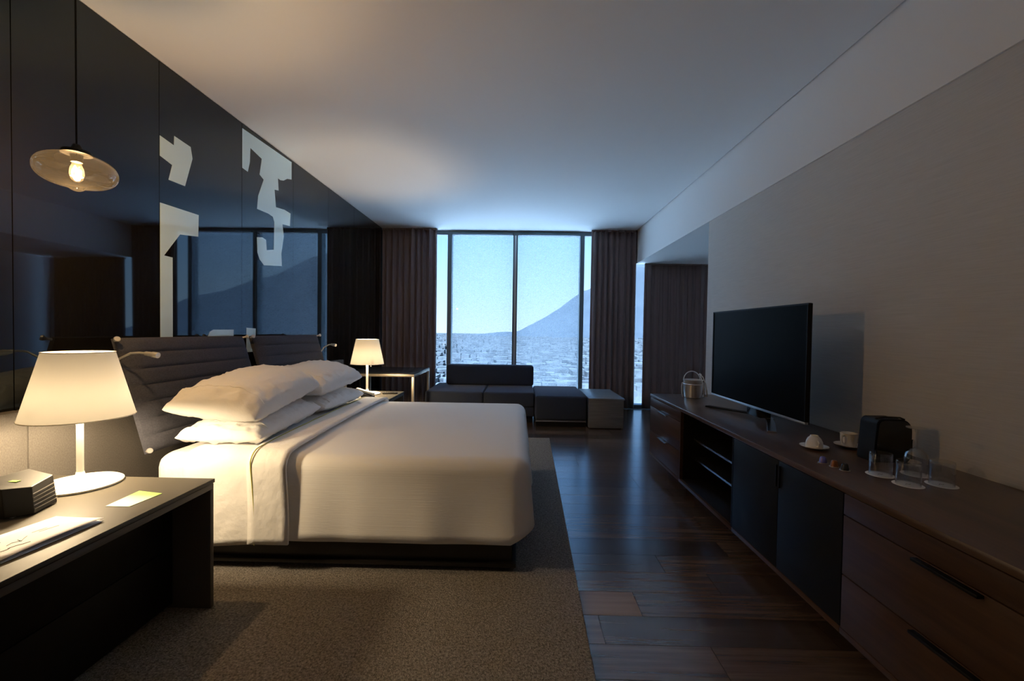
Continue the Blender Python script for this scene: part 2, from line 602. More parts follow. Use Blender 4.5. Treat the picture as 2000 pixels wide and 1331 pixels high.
# pale shapes of the mural on the lacquered panels (flat inlays, 1.5 mm)
mural = {
 'A': [(2.585, 2.352), (2.691, 2.337), (2.694, 2.397), (2.828, 2.385), (2.844, 2.314), (2.780, 2.112), (2.649, 2.108), (2.677, 2.209), (2.585, 2.231)],
 'B': [(2.585, 1.949), (2.899, 1.957), (2.894, 1.810), (2.738, 1.790), (2.613, 1.634), (2.678, 1.632), (2.678, 0.90), (2.585, 0.90)],
 'C1': [(3.357, 2.756), (4.083, 2.775), (4.083, 2.611), (4.006, 2.591), (3.946, 2.554), (3.896, 2.540), (3.853, 2.542), (3.865, 2.436), (3.800, 2.424), (3.823, 2.276), (3.963, 2.292), (4.067, 2.285), (4.056, 2.165), (3.928, 2.150), (3.952, 2.046), (3.912, 1.876), (3.921, 1.767), (3.647, 1.732), (3.584, 1.773), (3.554, 1.826), (3.547, 1.949), (3.621, 1.964), (3.674, 1.954), (3.685, 1.868), (3.792, 1.892), (3.799, 2.137), (3.777, 2.178), (3.710, 2.187), (3.548, 2.183), (3.563, 2.296), (3.639, 2.455), (3.581, 2.478), (3.611, 2.619), (3.458, 2.646), (3.451, 2.530), (3.426, 2.443), (3.357, 2.449)],
 'D': [(2.95, 1.0), (2.978, 1.121), (3.004, 1.165), (3.039, 1.180), (3.257, 1.181), (3.25, 1.0)],
 'E': [(3.412, 1.197), (3.532, 1.191), (3.528, 1.0), (3.412, 1.0)],
}
for k, poly in mural.items():
    o = prism('mural_shape', [(yy - wl.location.y, zz - wl.location.z) for yy, zz in poly], 'x', XL - wl.location.x - 0.001, XL - wl.location.x + 0.0015, 'mural', wl)

# ------------------------------------------------------------------ window
win = empty('window_1', (0, YF, 0))
tag(win, kind='structure')
def wbox(n, b, m, **k):
    o = box(n, b, m, win, **k)
    o.location = Vector(o.location) - win.location
    return o
wbox('header', (XL, XN, YF - .03, YF + .10, 2.735, 2.80), 'frame')
wbox('sill', (XL, XN, YF - .05, YF + .10, 0.0, 0.05), 'frame')
for x0, x1 in ((-1.172, -1.105), (0.952, 1.018), (-2.19, -2.13), (2.2, 2.27), (3.2, 3.3)):
    wbox('mullion', (x0, x1, YF - .04, YF + .10, 0.05, 2.735), 'frame')
wbox('mullion', (-0.122, -0.095, YF - .04, YF + .10, 0.05, 2.735), 'frame')
wbox('mullion', (-0.070, -0.046, YF - .04, YF + .10, 0.05, 2.735), 'frame')
wbox('mullion_strip', (-0.095, -0.070, YF - .02, YF + .10, 0.05, 2.735), 'alu')
for x0, x1 in ((-2.13, -1.172), (-1.105, -0.122), (-0.046, 0.952), (1.018, 2.2), (2.27, 3.2)):
    wbox('pane', (x0, x1, YF + .03, YF + .036, 0.05, 2.735), 'glass')
for x0, x1, lab in ((-1.095, -0.132, 'pale sheer roller blind lowered over the left centre window pane'),
                    (-0.036, 0.944, 'pale sheer roller blind lowered over the right centre window pane')):
    rb = empty('roller_blind', ((x0 + x1) / 2, YF - 0.055, 0.0))
    tag(rb, lab, 'roller blind', 'sheer roller blinds on the window')
    w = (x1 - x0) / 2
    bm = bmesh.new()
    vsx = [bm.verts.new(c) for c in ((-w, 0, 0.09), (w, 0, 0.09), (w, 0, 2.74), (-w, 0, 2.74))]
    bm.faces.new(vsx)
    finish('screen_fabric', bm, 'blind', rb)
    tube('roller', [(-w, 0.0, 2.755), (w, 0.0, 2.755)], 0.018, 'frame', rb, 12)
    box('bottom_bar', (-w, w, -.006, .006, 0.065, 0.09), 'alu', rb)

# ------------------------------------------------------------------ curtains
def curtain(x0, x1, yc, z0, z1, nf, label, amp=0.045, seed=1, lean=0.0):
    R_ = random.Random(seed)
    ph = [R_.uniform(-.9, .9) for _ in range(nf + 3)]
    am = [R_.uniform(.55, 1.15) for _ in range(nf + 3)]
    NX, NZ = nf * 14, 10
    root = empty('curtain', ((x0 + x1) / 2, yc, z0))
    tag(root, label, 'curtain')
    rows = []
    for j in range(NZ + 1):
        t = j / NZ
        r = []
        for i in range(NX + 1):
            s = i / NX
            k = s * nf
            ki = int(k)
            fr = k - ki
            a = am[ki] * (1 - fr) + am[ki + 1] * fr
            p = ph[ki] * (1 - fr) + ph[ki + 1] * fr
            xx = x0 + (x1 - x0) * s + lean * (s - .5) * (1 - t) * .1
            xx += 0.012 * math.sin(4 * PI * k + p)
            yy = amp * a * math.sin(2 * PI * k + p * (0.6 + .5 * t)) + 0.01 * math.sin(6 * PI * k + 3 * t)
            r.append((xx - (x0 + x1) / 2, yy, (z1 - z0) * t))
        rows.append(r)
    grid('drape', rows, 'curtain', root, solid=0.004)
    box('heading_tape', (x0 - (x0 + x1) / 2, x1 - (x0 + x1) / 2, -.02, .02, z1 - z0 - .02, z1 - z0), 'curtain', root)
    return root
curtain(-2.175, -1.315, 6.79, 0.012, 2.795, 9, 'dark brown floor-length curtain beside the glossy black wall', seed=3)
curtain(1.105, 1.815, 6.79, 0.012, 2.795, 8, 'dark brown floor-length curtain right of the window, touching the beam', seed=5)
curtain(1.945, 3.1, 6.79, 0.012, ZB - .005 , 9, 'dark brown curtain in the niche under the beam', amp=0.03, seed=8)

# ------------------------------------------------------------------ outside: ground, city, mountain
bm = bmesh.new()
GZ = -62.0
N = 40
for_rows = [[(-6000 + 12000 * i / N, 430 + 9000 * j / N, GZ) for i in range(N + 1)] for j in range(N + 1)]
bm.free()
g = grid('ground', for_rows, 'ground', smooth=False)
tag(g, kind='structure')
pz = box('ground_bounce', (-700, 900, 9.0, 430, GZ - 2, GZ), 'bounce_concrete')  # added paving, almost out of view: bounces sunlight up into the room
tag(pz, kind='structure', label='added pale paving below the building, bouncing sunlight up to the ceiling')
bm = bmesh.new()
R_ = random.Random(11)
for _ in range(9000):
    d = 380 * (6000 / 380) ** (R_.random() ** 1.1)
    sx = R_.uniform(-0.30, 0.62)
    cx_, cy_ = d * sx, d
    w_, l_, h_ = R_.uniform(4, 13), R_.uniform(4, 12), R_.choice([4, 5, 6, 7, 9, 12, 16]) * R_.uniform(.7, 1.2)
    if d > 1500:
        w_ *= 1.8
        l_ *= 1.5
    bx(bm, cx_ - w_, cx_ + w_, cy_ - l_, cy_ + l_, GZ, GZ + h_)
ct = finish('distant_city', bm, 'city')
tag(ct, 'hazy low-rise city spread out below the window', 'city', kind='stuff')

def mtn(x, yy):
    # one big flank rising to the right, gentle foothills at its left foot
    d = (yy - 6000) / 2600
    ridge = 1250 / (1 + math.exp(-(x - 820) / 330)) + max(0, (x - 300)) * 0.28
    ridge = 0.66 * max(0, x + 40) * (1 if x < 1900 else 0) + (0.66 * 1940 - 0.35 * (x - 1900) if x >= 1900 else 0) + 55 * math.exp(-((x + 150) / 350) ** 2)
    k_ = min(1, max(0, (yy - 4200) / 1300))
    prof = math.exp(-d * d * 3) * k_ * k_ * (3 - 2 * k_)
    n_ = noise.fractal(Vector((x * .0016, yy * .0016, 3.1)), 0.9, 2.0, 5)
    return max(0, ridge * prof * (1 + 0.10 * n_) + 14 * n_ * k_) - 3
rows = [[(x, yy, GZ - 2 + mtn(x, yy)) for x in range(-2400, 4300, 60)] for yy in range(4200, 8200, 80)]
mo = grid('mountain', rows, 'mountain')
tag(mo, 'blue hazy mountain slope rising to the right beyond the city', 'mountain')

# ------------------------------------------------------------------ rug
bm = bmesh.new()
quad = [(-2.12, -0.9), (0.228, -0.9), (0.351, 4.78), (-2.12, 4.72)]
lo = [bm.verts.new((x, yy, 0.0)) for x, yy in quad]
hi = [bm.verts.new((x, yy, 0.016)) for x, yy in quad]
bm.faces.new(lo)
bm.faces.new(hi)
for i in range(4):
    bm.faces.new((lo[i], lo[(i + 1) % 4], hi[(i + 1) % 4], hi[i]))
rug = finish('rug', bm, 'rug', bevel=0.004)
tag(rug, 'large taupe cut-pile rug under the bed', 'rug')

# ------------------------------------------------------------------ low upholstered panel along the left wall
lp = empty('wainscot', (XL + .03, 2.6, 0))
tag(lp, 'low grey-brown fabric panel running along the black wall behind the bed', 'panel')
yy = -0.5
edges = [-0.6, 0.6, 1.82, 3.04, 4.1, 5.17]
for a, b in zip(edges, edges[1:]):
    box('upholstered_section', (-.026, .036, a - 2.6 + .0015, b - 2.6 - .0015, 0.02, 0.826), 'panel_fabric', lp, bevel=0.006)

# ------------------------------------------------------------------ headboard cushions
def hb_cushion(y0, y1, label):
    top = Vector((-2.035, 0, 1.135))
    bot = Vector((-1.865, 0, 0.555))
    root = empty('headboard_cushion', (bot.x, (y0 + y1) / 2, bot.z))
    tag(root, label, 'headboard cushion', 'pair of headboard cushions')
    d = top - bot
    L = d.length
    d.normalize()
    nrm = Vector((d.z, 0, -d.x))          # towards the room
    nch = 7
    hw = (y1 - y0) / 2
    NS, NY = nch * 8, 20
    pts = []
    prof = []
    for i in range(NS + 1):
        s = i / NS
        k = s * nch
        fr = k - math.floor(k)
        puff = 0.030 + 0.010 * (1 - abs(2 * fr - 1) ** 6)
        prof.append((s, puff))
    rows = []
    for s, pf in prof:
        r = []
        for j in range(NY + 1):
            v = j / NY * 2 - 1
            e = (1 - abs(v) ** 14)
            es = 1 - abs(2 * s - 1) ** 20
            h = pf * (0.25 + 0.75 * e) * (0.3 + 0.7 * es)
            p = d * (s * L) + nrm * h
            r.append((p.x, v * hw, p.z))
        rows.append(r)
    back = [[(p[0] - 2 * nrm.x * 0.0 - nrm.x * 0.05, p[1], p[2] - nrm.z * 0.05) for p in r] for r in (rows[0], rows[-1])]
    bm = bmesh.new()
    vr = [[bm.verts.new(c) for c in r] for r in rows]
    for a, b in zip(vr, vr[1:]):
        for i in range(NY):
            bm.faces.new((a[i], a[i + 1], b[i + 1], b[i]))
    b0 = [bm.verts.new(d * 0.0 - nrm * 0.014 + Vector((0, sgn * hw, 0))) for sgn in (-1, 1)]
    b1 = [bm.verts.new(d * L - nrm * 0.014 + Vector((0, sgn * hw, 0))) for sgn in (-1, 1)]
    bm.faces.new([b0[0]] + [v for v in vr[0]] + [b0[1]])
    bm.faces.new([b1[1]] + [v for v in reversed(vr[-1])] + [b1[0]])
    bm.faces.new([b0[0], b1[0]] + [vr[i][0] for i in range(NS, -1, -1)])
    bm.faces.new([b1[1], b0[1]] + [vr[i][NY] for i in range(NS + 1)])
    bm.faces.new([b0[1], b1[1], b1[0], b0[0]])
    finish('quilted_pad', bm, 'cushion_fabric', root, smooth=True, auto=50)
    for s in (0.02, 0.98):
        for sg in (-1, 1):
            c = d * (s * L) + Vector((0, sg * (hw - 0.004), 0))
            bm = bmesh.new()
            tube_bm(bm, [c + nrm * 0.0, c + nrm * 0.02 + Vector((0, sg * .012, 0)), c + nrm * 0.03 + Vector((0, sg * .018, 0)), c + nrm * 0.038 + Vector((0, sg * .024, 0))],
                    [0.007, 0.007, 0.0145, 0.012], 12)
            finish('chrome_knob', bm, 'reading_metal', root, smooth=True, auto=40)
    return root
hb_cushion(2.12, 3.115, 'grey channel-quilted headboard cushion nearer the camera, behind the front pillows')
hb_cushion(3.215, 4.265, 'grey channel-quilted headboard cushion farther away, behind the rear pillows')

# gooseneck reading lights
def reading_light(base, pts, head, label):
    root = empty('reading_light', base)
    tag(root, label, 'reading light', 'gooseneck reading lights')
    b = Vector(base)
    lathe('wall_mount', [(0.0, 0), (0.018, 0.0), (0.018, 0.012), (0.006, 0.016), (0, 0.016)], 'reading_metal', root, seg=16)
    tube('gooseneck', [Vector(p) - b for p in pts], 0.0058, 'reading_metal', root, 8)
    h0, h1 = Vector(head[0]) - b, Vector(head[1]) - b
    hd = h1 - h0
    tube('lamp_head', [h0, h0 + hd * .15, h0 + hd * .55, h0 + hd * .6, h1], [.006, .011, .012, .0145, .0145], 'reading_metal', root, 14)
    return root
reading_light((-2.125, 2.10, 0.826), [(-2.125, 2.10, 0.83), (-2.10, 2.10, .90), (-2.04, 2.10, 0.985), (-1.985, 2.10, 1.035), (-1.93, 2.10, 1.062), (-1.885, 2.10, 1.066), (-1.85, 2.1, 1.063)],
              [(-1.862, 2.1, 1.064), (-1.79, 2.1, 1.054)], 'chrome gooseneck reading light beside the near table lamp')
reading_light((-2.125, 4.30, 0.826), [(-2.125, 4.30, 0.83), (-2.08, 4.30, .88), (-2.01, 4.3, 0.945), (-1.97, 4.3, 1.01), (-1.92, 4.3, 1.038), (-1.885, 4.3, 1.042)],
              [(-1.90, 4.3, 1.042), (-1.84, 4.28, 1.033)], 'chrome gooseneck reading light beside the far table lamp')

# ------------------------------------------------------------------ bed
bed = empty('bed', (-0.86, 2.87, 0))
tag(bed, 'double bed with low dark base and white mattress', 'bed')
def bedbox(n, b, m, **k):
    o = box(n, b, m, bed, **k)
    o.location = Vector(o.location) - Vector(bed.location)
    return o
bedbox('base', (-1.86, -0.02, 2.10, 3.70, 0.03, 0.25), 'bed_base', bevel=0.008)
bedbox('base_rail', (-1.86, 0.0, 2.08, 3.72, 0.04, 0.06), 'bed_base', bevel=0.003)
for x, yy in ((-1.75, 2.18), (-0.12, 2.18), (-1.75, 3.55), (-0.12, 3.55)):
    o = lathe('leg', [(0, 0), (.03, 0), (.03, .02), (0, .02)], 'black', bed, seg=16, loc=(x + .86, yy - 2.87, 0.016))
bm = bmesh.new()
bx(bm, -1.83, 0.0, 2.10, 3.73, 0.25, 0.56)
bmesh.ops.bevel(bm, geom=list(bm.edges), offset=0.075, segments=5, profile=0.5, affect='EDGES')
for v in bm.verts:
    v.co -= Vector((-0.86, 2.87, 0))
finish('mattress', bm, 'linen', bed, smooth=True)

# cloth shells over the mattress: a strip with near side, foot side and far side drops
def shell(name, xh, xf, y0, y1, ztop, hem_side, hem_foot, m, parent=None, foot=True, r=0.075, cr=0.09, out=0.02, seed=1.0,
          puff=0.02, ripple=0.010, solid=0.012, head_slant=0.0):
    per = []
    step = 0.045
    ym = (y0 + y1) / 2
    if foot:
        n = max(2, int((xf - cr - xh) / step))
        for i in range(n + 1):
            per.append((xh + (xf - cr - xh) * i / n, y0, 0, -1))
        for i in range(1, 7):
            a = -PI / 2 + (PI / 2) * i / 7
            per.append((xf - cr + cr * math.cos(a), y0 + cr + cr * math.sin(a), math.cos(a), math.sin(a)))
        n2 = int((y1 - y0 - 2 * cr) / step)
        for i in range(n2 + 1):
            per.append((xf, y0 + cr + (y1 - y0 - 2 * cr) * i / n2, 1, 0))
        for i in range(1, 7):
            a = (PI / 2) * i / 7
            per.append((xf - cr + cr * math.cos(a), y1 - cr + cr * math.sin(a), math.cos(a), math.sin(a)))
        for i in range(n + 1):
            per.append((xf - cr - (xf - cr - xh) * i / n, y1, 0, 1))
        paths = [per]
    rows = []
    prof = []
    # profile from hem (bottom) to the shoulder: (fraction of drop, inset)
    for k in range(9):
        prof.append(('drop', k / 8))
    for k in range(1, 6):
        prof.append(('arc', k / 5))
    for k in range(1, 13):
        prof.append(('top', k / 12))
    for kind, t in prof:
        rrow = []
        for idx, (px, py, nx, ny) in enumerate(per):
            f = abs(nx)          # 1 on the foot side
            hem = hem_side * (1 - f) + hem_foot * f
            wv = noise.noise(Vector((px * 3.1 + seed, py * 3.1, seed))) + .5 * noise.noise(Vector((px * 7 + seed, py * 7, 4.0)))
            if kind == 'drop':
                low = 1 - t
                z = hem + (ztop - r - hem) * t + 0.008 * wv * low
                o_ = out * low + ripple * wv * (0.25 + low)
                x_, y_ = px + nx * o_, py + ny * o_
            elif kind == 'arc':
                a = t * PI / 2
                ins = r * (1 - math.cos(a))
                z = ztop - r + r * math.sin(a)
                o_ = ripple * wv * .25 * (1 - t)
                x_, y_ = px + nx * (o_ - ins), py + ny * (o_ - ins)
            else:
                bxp, byp = px - nx * r, py - ny * r
                sx_ = min(bxp, xf - (y1 - y0) / 2) if foot else bxp
                x_ = bxp + (sx_ - bxp) * t
                y_ = byp + (ym - byp) * t
                z = ztop + puff * math.sin(min(1, t * 1.4) * PI / 2)
                z += 0.006 * noise.noise(Vector((x_ * 4 + seed, y_ * 4, 1.5)))
            rrow.append((x_, y_, z))
        rows.append(rrow)
    return grid(name, rows, m, parent, solid=solid)
duv = shell('duvet', -1.34, 0.062, 2.058, 3.775, 0.574, 0.172, 0.225, 'duvet', seed=2.0, puff=0.012, ripple=0.018)
tag(duv, 'white duvet with fine stripes covering the foot of the bed', 'duvet')

def band(name, xa, xb, y0, y1, ztop, hem, m, parent=None, seed=3.0, r=0.075, slant=0.0, out=0.02, lift=0.0, solid=0.008, hem_slope=0.0):
    """cloth strip across the bed (near drop, top, far drop)"""
    NXs = max(4, int((xb - xa) / 0.03))
    path = []
    for k in range(13):
        t = k / 12
        path.append((y0 - out * (1 - t), hem + (ztop - r - hem) * t, 1 - t))
    for k in range(1, 6):
        a = k / 5 * PI / 2
        path.append((y0 + r * (1 - math.cos(a)), ztop - r + r * math.sin(a), 0))
    for k in range(1, 26):
        t = k / 26
        path.append((y0 + r + (y1 - y0 - 2 * r) * t, ztop + 0.012 * math.sin(PI * t) ** .5, 0))
    for k in range(0, 6):
        a = (1 - k / 5) * PI / 2
        path.append((y1 - r * (1 - math.cos(a)), ztop - r + r * math.sin(a), 0))
    path.append((y1 + out, hem, 1))
    rows = []
    for i in range(NXs + 1):
        s = i / NXs
        rr = []
        for (yy, z, low) in path:
            x = xa + (xb - xa) * s
            w = noise.noise(Vector((x * 5 + seed, yy * 2.2, z * 3))) + .5 * noise.noise(Vector((x * 11 + seed, yy * 5, z * 2)))
            sl = slant * (yy - y0) / (y1 - y0) + 0.02 * math.sin(low * PI * .5)
            rr.append((x + sl + 0.006 * w, yy - 0.008 * w * low, z + 0.004 * w + lift * (1 - low) - hem_slope * (1 - s) * low))
        rows.append(rr)
    return grid(name, rows, m, parent, solid=solid, offset=1)
sheet = empty('folded_sheet', (-1.35, 2.03, 0.6))
tag(sheet, 'white top sheet turned back below the pillows, with yellow-green piping', 'sheet')
def rel(o, e):
    o.location = Vector(o.location) - Vector(e.location)
    return o
rel(band('sheet_body', -1.62, -1.22, 2.045, 3.785, 0.584, 0.165, 'linen', sheet, seed=5.0, hem_slope=0.03), sheet)
rel(band('turned_back_fold', -1.30, -1.105, 2.031, 3.795, 0.594, 0.168, 'linen', sheet, seed=8.0, slant=-0.05, solid=0.012), sheet)
pip_pts = []
for k in range(9):
    t = k / 8
    pip_pts.append((-1.265 + 0.03 * math.sin((1 - t) * PI * .5) - .01, 2.000 + .018 * t, 0.165 + (0.527 - .165) * t))
for k in range(1, 6):
    a = k / 5 * PI / 2
    pip_pts.append((-1.275 - 0.003, 2.018 + .075 * (1 - math.cos(a)), .532 + .077 * math.sin(a)))
for k in range(1, 12):
    t = k / 11
    pip_pts.append((-1.278 - 0.05 * t, 2.095 + 1.61 * t, .610 + .010 * math.sin(PI * t) ** .5))
rel(tube('piping', pip_pts, 0.0028, 'piping', sheet, 6), sheet)

# pillows
def pillow(name, c, a, b, T, TD, rot, label, seed):
    """a: half size across (x), b: half size along the bed's width (y)"""
    NU, NV = 44, 64
    root = empty(name, c)
    root.rotation_euler = rot
    tag(root, label, 'pillow', 'white pillows on the bed')
    def P(u, v, s):
        pin = 1 - 0.07 * (1 - abs(u) ** 2) * abs(v) ** 3 - 0.0
        pin2 = 1 - 0.07 * (1 - abs(v) ** 2) * abs(u) ** 3
        cu = (1 - abs(u) ** 2.6)
        cv = (1 - abs(v) ** 3.2)
        h = (T if s > 0 else TD) * max(0, cu) ** .50 * max(0, cv) ** .42
        w = noise.noise(Vector((u * 2.2 + seed, v * 2.2, seed))) * .5 + .35 * noise.noise(Vector((u * 6 + seed, v * 3.0, 2.0)))
        edge = max(abs(u), abs(v))
        wr = (0.020 * noise.noise(Vector((u * 3 + seed, v * 18, 7.0))) + 0.014 * noise.noise(Vector((u * 9 + seed, v * 5, 3.0)))) * min(1, max(0, (edge - .40) * 2)) * min(1, (1 - edge) * 5)
        ck_ = 1 - 0.055 * abs(u) ** 5 * abs(v) ** 5
        return Vector((a * u * pin2 * ck_, b * v * pin * ck_, s * (h * (1 + .10 * w) + wr) ))
    bm = bmesh.new()
    us = [math.sin(PI / 2 * (2 * i / NU - 1)) for i in range(NU + 1)]
    vs_ = [math.sin(PI / 2 * (2 * j / NV - 1)) for j in range(NV + 1)]
    top = [[bm.verts.new(P(u, v, 1)) for v in vs_] for u in us]
    botm = [[top[i][j] if i in (0, NU) or j in (0, NV) else bm.verts.new(P(us[i], vs_[j], -1)) for j in range(NV + 1)] for i in range(NU + 1)]
    for i in range(NU):
        for j in range(NV):
            bm.faces.new((top[i][j], top[i + 1][j], top[i + 1][j + 1], top[i][j + 1]))
            bm.faces.new((botm[i][j], botm[i][j + 1], botm[i + 1][j + 1], botm[i + 1][j]))
    finish('pillow_body', bm, 'linen', root, smooth=True)
    # hem seam of the pillowcase opening near the camera end
    pts = [P(-0.93 + 1.86 * k / 24, -0.70, 1) + Vector((0, 0, .001)) for k in range(25)]
    tube('case_hem', pts, 0.0022, 'linen', root, 6)
    return root
pillow('pillow', (-1.515, 2.47, 0.658), 0.225, 0.375, 0.080, 0.050, (0.05, 0.0, 0.03), 'white pillow at the bottom of the near stack', 1.0)
pillow('pillow', (-1.55, 2.47, 0.803), 0.245, 0.385, 0.142, 0.055, (0.12, 0.10, 0.03), 'plump white pillow on top of the near stack', 4.0)
pillow('pillow', (-1.515, 3.23, 0.658), 0.225, 0.365, 0.080, 0.050, (0.0, 0.0, -0.02), 'white pillow at the bottom of the far stack', 7.0)
pillow('pillow', (-1.55, 3.22, 0.805), 0.245, 0.375, 0.130, 0.055, (0.05, 0.10, -0.02), 'plump white pillow on top of the far stack', 10.0)

# ------------------------------------------------------------------ bedside tables
def bedside(name, x0, x1, y0, y1, top, label, leg_sides):
    root = empty(name, ((x0 + x1) / 2, (y0 + y1) / 2, 0.016))
    tag(root, label, 'bedside table')
    ox, oy, oz = root.location
    def B(n, b, m, **k):
        return box(n, (b[0] - ox, b[1] - ox, b[2] - oy, b[3] - oy, b[4] - oz, b[5] - oz), m, root, **k)
    B('top', (x0, x1, y0, y1, top - 0.016, top), 'taupe', bevel=0.0015)
    B('top_underlay', (x0, x1 - 0.004, y0, y1 - .003, top - 0.042, top - 0.019), 'taupe_dark', bevel=0.001)
    B('shadow_joint', (x0, x1 - 0.012, y0 + .01, y1 - .01, top - 0.019, top - 0.016), 'black')
    B('side_panel', (x0, x1 - 0.004, y1 - .022, y1 - .003, 0.016, top - 0.042), 'taupe_dark', bevel=0.001)
    B('side_panel', (x0, x1 - 0.004, y0 + .003, y0 + .022, 0.016, top - 0.042), 'taupe_dark', bevel=0.001)
    n = max(1, round((y1 - y0) / 0.9))
    w = (y1 - y0 - .05) / n
    for i in range(n):
        a = y0 + .025 + w * i
        d1 = B('drawer_front', (x0 + .05, x1 - 0.16, a + .002, a + w - .002, 0.28, top - 0.045), 'black', bevel=0.002)
        d2 = B('drawer_front', (x0 + .05, x1 - 0.16, a + .002, a + w - .002, 0.04, 0.276), 'black', bevel=0.002)
    return root
bedside('bedside_table', -2.12, -1.276, 0.10, 1.781, 0.56, 'long taupe bedside table with dark open front, nearest the camera', 2)
bedside('bedside_table', -2.12, -1.24, 3.84, 4.63, 0.53, 'taupe bedside table beyond the bed, holding the far lamp', 2)

# ------------------------------------------------------------------ table lamps
def table_lamp(loc, label, watts, zb, zt, rb, rt, chain):
    root = empty('table_lamp', loc)
    tag(root, label, 'lamp', 'pair of table lamps')
    lathe('base', [(0, 0), (.128, 0), (.132, .003), (.132, .009), (.126, .013), (.06, .017), (.03, .024), (.016, .038), (.0125, .055), (0, .055)], 'white_metal', root, seg=56)
    lathe('stem', [(0, .05), (.0115, .05), (.0115, zb + .04), (0, zb + .04)], 'white_metal', root, seg=20)
    hh = zt - zb
    # thin fabric shade, open at both ends
    lathe('shade', [(rb, zb), (rt, zt)], 'shade', root, seg=64)
    for nm, r, z in (('rim', rb, zb), ('rim', rt, zt)):
        tube(nm, [(r * math.cos(2 * PI * k / 48), r * math.sin(2 * PI * k / 48), z) for k in range(49)], 0.0022, 'white_metal', root, 6)
    for k in range(3):
        a = 2 * PI * k / 3 + .4
        tube('spider_arm', [(0.01 * math.cos(a), 0.01 * math.sin(a), zb + .045), ((rb - .02) * math.cos(a), (rb - .02) * math.sin(a), zb + .04)], 0.002, 'white_metal', root, 6)
    lathe('bulb', [(0, .0), (.014, .0), (.016, .02), (.028, .05), (.03, .07), (.022, .09), (0, .1)], 'bulb', root, seg=24, loc=(0, 0, zb + .02))
    if chain:
        tube('pull_switch', [(rb * .42, -rb * .55, zb - .022), (rb * .42, -rb * .55, zb + .05)], [.0045, .003], 'white_metal', root, 8)
    ld = bpy.data.lights.new('lamp_light', 'POINT')
    ld.energy = watts
    ld.color = WARM
    ld.shadow_soft_size = 0.04
    lo_ = bpy.data.objects.new('lamp_light', ld)
    C.objects.link(lo_)
    lo_.parent = root
    lo_.location = (0, 0, zb + 0.038)
    return root
table_lamp((-1.745, 1.675, 0.56), 'white table lamp with cream cone shade on the near bedside table', LAMP_W, 0.275, 0.532, 0.170, 0.107, False)
table_lamp((-1.564, 4.40, 0.53), 'white table lamp with cream cone shade on the far bedside table', FARLAMP_W, 0.312, 0.565, 0.165, 0.112, True)

# ------------------------------------------------------------------ pendant
pd = empty('pendant_lamp', (-1.79, 1.713, ZC))
tag(pd, 'round smoky glass pendant lamp with glowing bulb hanging by the black wall', 'pendant lamp')
zc = 1.818 - ZC
tube('cord', [(0, 0, 0), (0, 0, zc + .095)], 0.0035, 'black', pd, 8)
lathe('canopy', [(0, 0), (.05, 0), (.05, -.02), (0, -.025)], 'black', pd, seg=24)
lathe('cap', [(0, .105), (.012, .105), (.02, .088), (.045, .080), (.048, .067), (.02, .064), (.018, .035), (0, .035)], 'black', pd, seg=28, loc=(0, 0, zc))
R0 = 0.126
profile = []
for k in range(41):
    a = PI / 2 - PI * k / 40
    r_ = R0 * abs(math.cos(a)) ** .8
    z_ = 0.064 * math.copysign(abs(math.sin(a)) ** .9, math.sin(a))
    profile.append((max(r_, 0.0), z_))
profile = [(0.046, 0.068)] + [p for p in profile if not (p[1] > 0 and p[0] < .05)]
profile = [p for p in profile if not (p[1] < 0 and p[0] < .03)] + [(.026, -.066), (.020, -.074), (.011, -.079), (0, -.080)]
lathe('glass_globe', profile, 'amber_glass', pd, seg=64, loc=(0, 0, zc))
lathe('light_bulb', [(.013, .045), (.014, .03), (.021, .010), (.023, -.012), (.018, -.032), (.008, -.042), (0, -.044)], 'amber_glass', pd, seg=24, loc=(0, 0, zc))
fl = []
for k in range(41):
    t = k / 40
    fl.append((.008 * math.cos(8 * PI * t), .008 * math.sin(8 * PI * t), .022 - .048 * abs(2 * (t * 4 % 1) - 1)))
tube('filament', fl, 0.0022, 'filament', pd, 5, loc=(0, 0, zc))
ld = bpy.data.lights.new('pendant_light', 'POINT')
ld.energy = PEND_W
ld.color = (1.0, .68, .34)
ld.shadow_soft_size = .02
lo_ = bpy.data.objects.new('pendant_light', ld)
C.objects.link(lo_)
lo_.parent = pd
lo_.location = (0, 0, zc - .0)

# ------------------------------------------------------------------ things on the near bedside table
ck = empty('alarm_clock', (-1.70, 1.425, 0.56))
tag(ck, 'dark grey alarm clock with ridged slanting side on the near bedside table', 'clock')
foot_ = [(-1.668, 1.358), (-1.620, 1.403), (-1.650, 1.503), (-1.775, 1.53), (-1.795, 1.375)]
tops = [(-1.678, 1.358, .660), (-1.630, 1.405, .654), (-1.668, 1.506, .660), (-1.785, 1.53, .672), (-1.805, 1.375, .668)]
bm = bmesh.new()
o3 = Vector(ck.location)
lo = [bm.verts.new(Vector((x, yy, .564)) - o3) for x, yy in foot_]
hi = [bm.verts.new(Vector(p) - o3) for p in tops]
bm.faces.new(lo)
bm.faces.new(hi)
for i in range(5):
    bm.faces.new((lo[i], lo[(i + 1) % 5], hi[(i + 1) % 5], hi[i]))
finish('clock_body', bm, 'clock', ck, bevel=0.002)
for k, t in enumerate((.16, .30, .44, .58, .72)):
    a = Vector((*foot_[1], .564)).lerp(Vector(tops[1]), t)
    b = Vector((*foot_[2], .564)).lerp(Vector(tops[2]), t)
    n_ = Vector((.004, .001, 0))
    tube('ridge', [a + n_ * .3 - o3, a.lerp(b, .5) + n_ * .5 - o3, b + n_ * .3 - o3], 0.0016, 'clock_line', ck, 6)
a, b = Vector((-1.775, 1.475, .640)), Vector((-1.775, 1.50, .642))
box('button', (-.03, 0.0, -.005, .008, .098, .104), 'clock_green', ck)
box('display', (-.101, -.096, -.03, .05, .03, .08), 'clock_green', ck)
